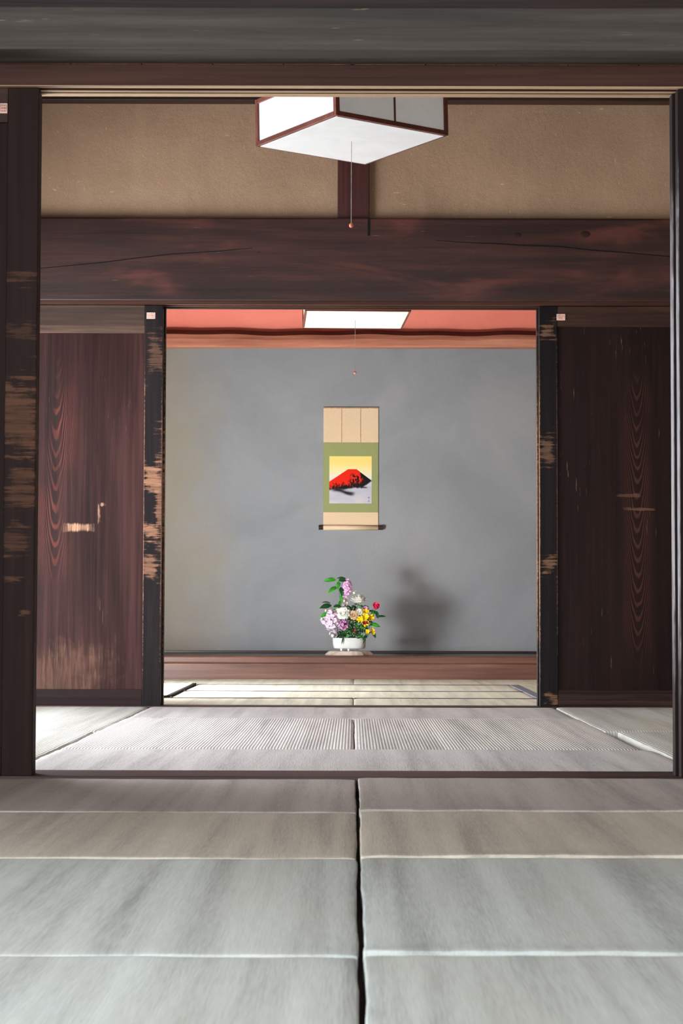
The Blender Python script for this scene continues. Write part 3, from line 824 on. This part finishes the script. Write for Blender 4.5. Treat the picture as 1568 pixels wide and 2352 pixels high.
def leaf(bm, base, d, L, Wd, nrm=(0, -1, 0.4), curl=0.25, fold=0.25):
    """a leaf as a folded, arched, closed blade from base along d; nrm is the way its face looks"""
    d = Vector(d).normalized(); n = Vector(nrm); n = (n - d * n.dot(d)).normalized(); s = d.cross(n)
    N = 7; top = []; bot = []
    for i in range(N + 1):
        t = i / N; wd = Wd * 0.5 * (math.sin(PI * min(1, t * 0.96 + 0.03)) ** 0.75) * (1 - 0.25 * t)
        if i == N: wd = Wd * 0.02
        c = base + d * (L * t) + n * (L * curl * (t - t * t) * 1.2 - L * curl * 0.25 * t * t)
        row = [c + s * wd * q + n * (abs(q) * wd * fold) for q in (-1, -0.5, 0, 0.5, 1)]
        top.append([bm.verts.new(p) for p in row]); bot.append([bm.verts.new(p - n * 0.0006) for p in row])
    for i in range(N):
        for k in range(4):
            bm.faces.new((top[i][k], top[i][k + 1], top[i + 1][k + 1], top[i + 1][k]))
            bm.faces.new((bot[i][k + 1], bot[i][k], bot[i + 1][k], bot[i + 1][k + 1]))
        for k, f in ((0, 1), (4, -1)):
            q = (top[i][k], top[i + 1][k], bot[i + 1][k], bot[i][k]); bm.faces.new(q if f > 0 else q[::-1])


def petal(bm, c, d, n, L, Wd, cup=0.3, tip=0.6, N=4):
    d = Vector(d).normalized(); n = Vector(n); n = (n - d * n.dot(d)).normalized(); s = d.cross(n)
    rows = []
    for i in range(N + 1):
        t = i / N; wd = Wd * 0.5 * (0.35 + 0.65 * math.sin(PI * (0.12 + 0.76 * t))) * (1 if i < N else tip)
        p = c + d * (L * t) + n * (L * cup * t * t)
        rows.append([bm.verts.new(p + s * wd * q + n * (wd * 0.35 * q * q)) for q in (-1, 0, 1)])
    for a, b in zip(rows, rows[1:]):
        for k in (0, 1): bm.faces.new((a[k], a[k + 1], b[k + 1], b[k]))


def mum(bm, c, axis, r, n=120, flat=0.75):
    """chrysanthemum head: many narrow incurved petals round an axis"""
    a, s, u = frame_from(axis)
    for i in range(n):
        t = (i + 0.5) / n; ph = i * 2.39996
        el = math.radians(8 + 82 * (1 - t) ** 0.9)     # outer petals flat, inner upright
        rad = s * math.cos(ph) + u * math.sin(ph)
        d = rad * math.cos(el) + a * math.sin(el) * flat
        nn = a * math.cos(el) - rad * math.sin(el)
        L = r * (0.72 + 0.28 * t) * random.uniform(0.9, 1.05)
        petal(bm, c + rad * r * 0.05, d + nn * 0.08 * random.uniform(-1, 1), nn, L, r * 0.30, cup=0.22, tip=0.6)


def floret(bm, c, axis, r, n=5, cup=0.25, wd=0.85):
    a, s, u = frame_from(axis); o = random.uniform(0, 6)
    for k in range(n):
        ph = o + 2 * PI * k / n; rad = s * math.cos(ph) + u * math.sin(ph)
        petal(bm, c, rad + a * 0.35, a, r * random.uniform(0.85, 1.1), r * wd, cup=cup, tip=0.75)


def solid(o, t=0.0005):
    m = o.modifiers.new('thickness', 'SOLIDIFY'); m.thickness = t; m.offset = 0
    return o


GA = 'flowers and branches in the white bowl'


def stem_to(root, pts, r=0.0016):
    return link('stem', tube(bmesh.new(), pts, r, 7), M_stemg, root, smooth=True)


def plant(name, label, cat, foot):
    return thing(name, foot, label, cat, GA)


def cluster(name, label, centre, rx, rz, ry, n, fr, m, foot, cat='flower', floret_n=5):
    root = plant(name, label, cat, foot)
    bm = bmesh.new()
    for i in range(n):
        y = 1 - 2 * (i + 0.5) / n; ph = i * 2.39996; q = math.sqrt(1 - y * y)
        d = Vector((q * math.cos(ph), q * math.sin(ph), y)) * random.uniform(0.72, 1.0)
        floret(bm, centre + Vector((d.x * rx, d.y * ry, d.z * rz)), d + Vector((0, -0.25, 0.1)), fr * random.uniform(0.85, 1.15), floret_n)
    solid(link('petals', bm, m, root, smooth=True))
    stem_to(root, [foot, foot.lerp(centre, 0.5) + Vector((0, 0, 0.012)), centre + Vector((0, 0, rz * 0.5))])
    return root


def F(mx=0, my=0): return P(mx, 20, my)   # where a stem stands in the bowl


# tall camellia branch
f0 = F(-30, 5); root = plant('camellia_branch', 'tall branch with big green leaves, top left of the bouquet', 'branch', f0)
stem_to(root, [f0, P(-50, 150, 0), P(-56, 270, -5), P(-66, 370, -8), P(-66, 430, -8)], [0.003, 0.0028, 0.0024, 0.002, 0.0012])
bm = bmesh.new(); bd = bmesh.new()
leaf(bm, P(-84, 432, -10), (-1, -0.2, -0.12), 0.080, 0.036, (0.05, -1, 0.5))
leaf(bd, P(-66, 432, -6), (0.75, -0.3, -0.1), 0.050, 0.042, (0, -1, 0.5))
leaf(bd, P(-80, 440, 10), (0.9, -0.2, 0.02), 0.062, 0.024, (0, -0.6, 1))
leaf(bm, P(-76, 388, -10), (-0.85, -0.3, -0.6), 0.076, 0.036, (-0.2, -1, 0.6))
leaf(bd, P(-54, 385, -6), (0.15, -0.25, -1), 0.062, 0.036, (0.2, -1, 0.1))
leaf(bm, P(-66, 420, -10), (-0.2, -0.5, -1), 0.055, 0.030, (0, -1, 0.3))
leaf(bm, P(-58, 330, -8), (0.3, -0.4, -0.9), 0.05, 0.024, (0, -1, 0.3))
leaf(bm, P(-58, 300, -8), (-0.2, -0.4, -0.9), 0.055, 0.022, (0.3, -1, 0.3))
link('leaves', bm, M_leaf, root, smooth=True); link('dark_leaves', bd, M_leaf_d, root, smooth=True)
# low left branch
f0 = F(-55, -5); root = plant('camellia_branch', 'low branch with dark leaves, reaching left above the lilac flowers', 'branch', f0)
stem_to(root, [f0, P(-75, 130, -20), P(-100, 240, -25), P(-128, 275, -25)], [0.0026, 0.0024, 0.002, 0.0012])
bm = bmesh.new(); bd = bmesh.new()
leaf(bd, P(-118, 282, -20), (-1, -0.1, 0.16), 0.056, 0.024, (0, -0.5, 1))
leaf(bd, P(-112, 270, -28), (-1, -0.2, -0.22), 0.078, 0.040, (0, -1, 0.5))
leaf(bm, P(-140, 225, -28), (-0.75, -0.2, -0.75), 0.066, 0.030, (-0.2, -1, 0.5))
leaf(bd, P(-100, 262, -25), (0.9, -0.3, 0.1), 0.048, 0.026, (0, -1, 0.5))
leaf(bm, P(-95, 250, -25), (0.5, -0.4, -0.7), 0.05, 0.026, (0, -1, 0.4))
link('leaves', bm, M_leaf, root, smooth=True); link('dark_leaves', bd, M_leaf_d, root, smooth=True)
bm = bmesh.new(); ball(bm, P(-148, 238, -30), 0.0075, (0.8, 0.8, 1.2)); link('bud', bm, M_ivory, root, smooth=True)
# stocks
cluster('pink_stock', 'tall pink flower spike standing at the top of the bouquet', P(-13, 385, -8), 0.021, 0.050, 0.021, 40, 0.014, M_pink, F(-20, 0))
cluster('blush_flower_spray', 'spray of small blush buds under the tall pink spike', P(-24, 300, -14), 0.022, 0.032, 0.016, 14, 0.010, plain('blush_petal', (232, 200, 206), 0.6, 0.08), F(-24, -4))
cluster('lilac_stock', 'big pale lilac flower cluster hanging at left of the bowl', P(-104, 178, -45), 0.046, 0.062, 0.032, 46, 0.019, M_lilac, F(-70, -20))
cluster('lilac_sprig', 'small pale lilac sprig touching the left rim of the bowl', P(-98, 92, -62), 0.020, 0.022, 0.014, 10, 0.012, M_lilac, F(-76, -24))
cluster('lilac_sprig', 'pale lilac sprig at the far left tip of the lilac cluster', P(-150, 178, -48), 0.022, 0.024, 0.016, 10, 0.014, M_lilac, F(-72, -14))
cluster('mauve_stock', 'mauve flowers low in the middle, right of the lilac cluster', P(-32, 148, -58), 0.022, 0.030, 0.016, 16, 0.015, M_mauve, F(-40, -20))
cluster('mauve_sprig', 'small mauve flower between white chrysanthemum and red bloom', P(103, 247, -20), 0.019, 0.018, 0.014, 10, 0.012, M_mauve, F(55, 0))


def mum_plant(label, c, axis, r, m, foot, n=120, name='chrysanthemum'):
    root = plant(name, label, 'flower', foot)
    bm = bmesh.new(); mum(bm, c, axis, r, int(n * 1.8)); solid(link('petals', bm, m, root, smooth=True), 0.0004)
    c2 = c - Vector(axis).normalized() * 0.004
    stem_to(root, [foot, foot.lerp(c2, 0.6) + Vector((0, 0.012, 0)), c2], 0.0024)
    return root


mum_plant('large ivory white chrysanthemum at the top right of the bouquet', P(54, 292, -14), (0.1, -0.55, 0.85), 0.053, M_white, F(30, 5), 150)
mum_plant('white chrysanthemum left of centre, above the mauve flowers', P(-38, 215, -46), (-0.12, -0.9, 0.35), 0.045, M_white, F(-18, -10), 130)
mum_plant('peach and cream bloom in the middle of the bouquet', P(27, 207, -42), (0.05, -1, 0.25), 0.034, M_peach, F(10, -10), 70, 'carnation')
mum_plant('little white bloom behind the yellow flower', P(63, 226, -36), (0.2, -1, 0.3), 0.025, M_white, F(30, -5), 50, 'carnation')
mum_plant('half open cream bloom left of the white chrysanthemum', P(-68, 232, -34), (-0.4, -0.8, 0.3), 0.022, M_ivory, F(-30, -5), 40, 'carnation')
f0 = F(20, 20); root = plant('flower_bud', 'small greenish white bud above the large chrysanthemum', 'flower bud', f0)
bm = bmesh.new(); ball(bm, P(31, 350, 0), 0.009, (1, 1, 0.9)); floret(bm, P(31, 352, 0), (0, -0.4, 1), 0.013, 6)
link('petals', bm, plain('greenish_white', (226, 228, 196), 0.6), root, smooth=True); stem_to(root, [f0, P(28, 200, 15), P(31, 345, 0)])


def yellow(label, spots, foot, r):
    root = plant('yellow_alstroemeria', label, 'flower', foot)
    bm = bmesh.new(); bs = bmesh.new()
    for c, ax in spots:
        floret(bm, c, ax, r, 6, 0.4, 0.62)
        a, s, u = frame_from(ax)
        for k in range(6):
            ph = k * 1.05 + 0.3; q = c + (s * math.cos(ph) + u * math.sin(ph)) * r * 0.42 + a * r * 0.3
            ball(bs, q, r * 0.075, seg=6)
    solid(link('petals', bm, M_yel, root, smooth=True)); link('spots', bs, M_maroon, root, smooth=True)
    stem_to(root, [foot, foot.lerp(spots[0][0], 0.55) + Vector((0, 0, 0.01)), spots[0][0] + Vector((0, 0.012, -0.006))], 0.002)
    return root


yellow('big bright yellow flowers with dark throat, right side of the bouquet',
       [(P(102, 196, -50), (0.05, -1, 0.3)), (P(74, 182, -48), (-0.4, -1, 0.1)), (P(128, 190, -44), (0.5, -1, 0.2)), (P(100, 166, -52), (0, -1, -0.2)), (P(104, 222, -40), (0, -0.7, 0.8))], F(55, -15), 0.029)
yellow('small yellow flowers at the lower right, below the big yellow ones',
       [(P(142, 114, -46), (0.4, -1, 0.2)), (P(118, 106, -48), (-0.3, -1, 0.1)), (P(146, 100, -42), (0.5, -1, -0.2))], F(65, -15), 0.019)
f0 = F(60, -10)
root = plant('maroon_flower', 'dark maroon bloom just under the big yellow flowers', 'flower', f0)
bm = bmesh.new(); floret(bm, P(96, 160, -64), (0, -1, 0.2), 0.015, 6, 0.5); floret(bm, P(112, 162, -62), (0.3, -1, 0.2), 0.013, 6, 0.5)
solid(link('petals', bm, M_maroon, root, smooth=True)); stem_to(root, [f0, P(90, 110, -40), P(98, 158, -56)])


def rose(label, c, r, foot, leaves=()):
    root = plant('red_camellia', label, 'flower', foot)
    bm = bmesh.new(); ax = Vector((0.1, -0.75, 0.6)).normalized(); a, s, u = frame_from(ax)
    for L, (n, el, rr) in enumerate(((3, 75, 0.6), (5, 55, 0.85), (6, 30, 1.0))):
        for k in range(n):
            ph = 2 * PI * k / n + L; rad = s * math.cos(ph) + u * math.sin(ph)
            d = rad * math.cos(math.radians(el)) + a * math.sin(math.radians(el))
            petal(bm, c - a * r * 0.3, d, a, r * rr, r * 1.0, cup=0.45, tip=0.8)
    solid(link('petals', bm, M_crim, root, smooth=True))
    stem_to(root, [foot, foot.lerp(c, 0.5) + Vector((0.01, 0, 0)), c - a * r * 0.3], 0.0018)
    if leaves:
        bm = bmesh.new(); bd = bmesh.new()
        for i, (b, d, L, w_, n) in enumerate(leaves): leaf(bd if i % 3 else bm, b, d, L, w_, n)
        link('leaves', bm, M_leaf, root, smooth=True); link('dark_leaves', bd, M_leaf_d, root, smooth=True)
    return root


rose('bright crimson bloom standing out at the right of the bouquet', P(167, 260, -25), 0.035, F(70, 5),
     [(P(148, 245, -20), (-0.1, -0.3, -1), 0.05, 0.026, (0.2, -1, 0.2)), (P(168, 195, -25), (1, -0.2, 0.15), 0.062, 0.024, (0, -0.7, 0.8)),
      (P(166, 235, -20), (0.35, -0.2, -1), 0.05, 0.026, (0.1, -1, 0.3)), (P(130, 152, -35), (1, -0.2, -0.22), 0.066, 0.034, (0, -1, 0.5)),
      (P(140, 112, -30), (0.5, -0.2, -0.85), 0.054, 0.026, (0, -1, 0.4)), (P(135, 215, -10), (0.7, -0.3, 0.3), 0.05, 0.026, (0, -1, 0.5))])
rose('tiny red bud low in the middle of the bouquet', P(35, 111, -66), 0.012, F(20, -30))
# filler greenery
f0 = F(10, -25); root = plant('fern_foliage', 'mass of small green leaves filling the bowl under the flowers', 'foliage', f0)
bm = bmesh.new(); bd = bmesh.new()
random.seed(11)
for k in range(150):
    x = random.uniform(-78, 112); z = random.uniform(58, 168); y = random.uniform(-58, 40)
    d = Vector((random.uniform(-1, 1), random.uniform(-0.9, 0.2), random.uniform(-0.7, 0.9)))
    leaf(bm if random.random() < 0.4 else bd, P(x, z, y), d, random.uniform(0.022, 0.04), random.uniform(0.009, 0.016), (random.uniform(-0.5, 0.5), -1, 0.5))
for k in range(80):
    x = random.uniform(-52, 118); z = random.uniform(170, 285) - 0.25 * abs(x - 30); y = random.uniform(-14, 36)
    d = Vector((random.uniform(-1, 1), random.uniform(-0.7, 0.2), random.uniform(-0.5, 0.9)))
    leaf(bd if k % 4 else bm, P(x, z, y), d, random.uniform(0.024, 0.042), random.uniform(0.011, 0.018), (random.uniform(-0.5, 0.5), -1, 0.5))
for x in (-60, -25, 10, 45, 80):
    tube(bd, [P(x * 0.5, 20, -10), P(x * 0.8, 80, -15), P(x, 150, 0), P(x * 1.05, 235, 15)], 0.0014, 6)
leaf(bd, P(-34, 78, -74), (-0.3, -0.25, -1), 0.056, 0.010, (0, -1, 0.2), curl=0.1)
leaf(bd, P(88, 72, -66), (0.15, -0.3, -1), 0.03, 0.016, (0, -1, 0.2))
link('leaves', bm, M_leaf, root, smooth=True); link('dark_leaves', bd, M_leaf_d, root, smooth=True)
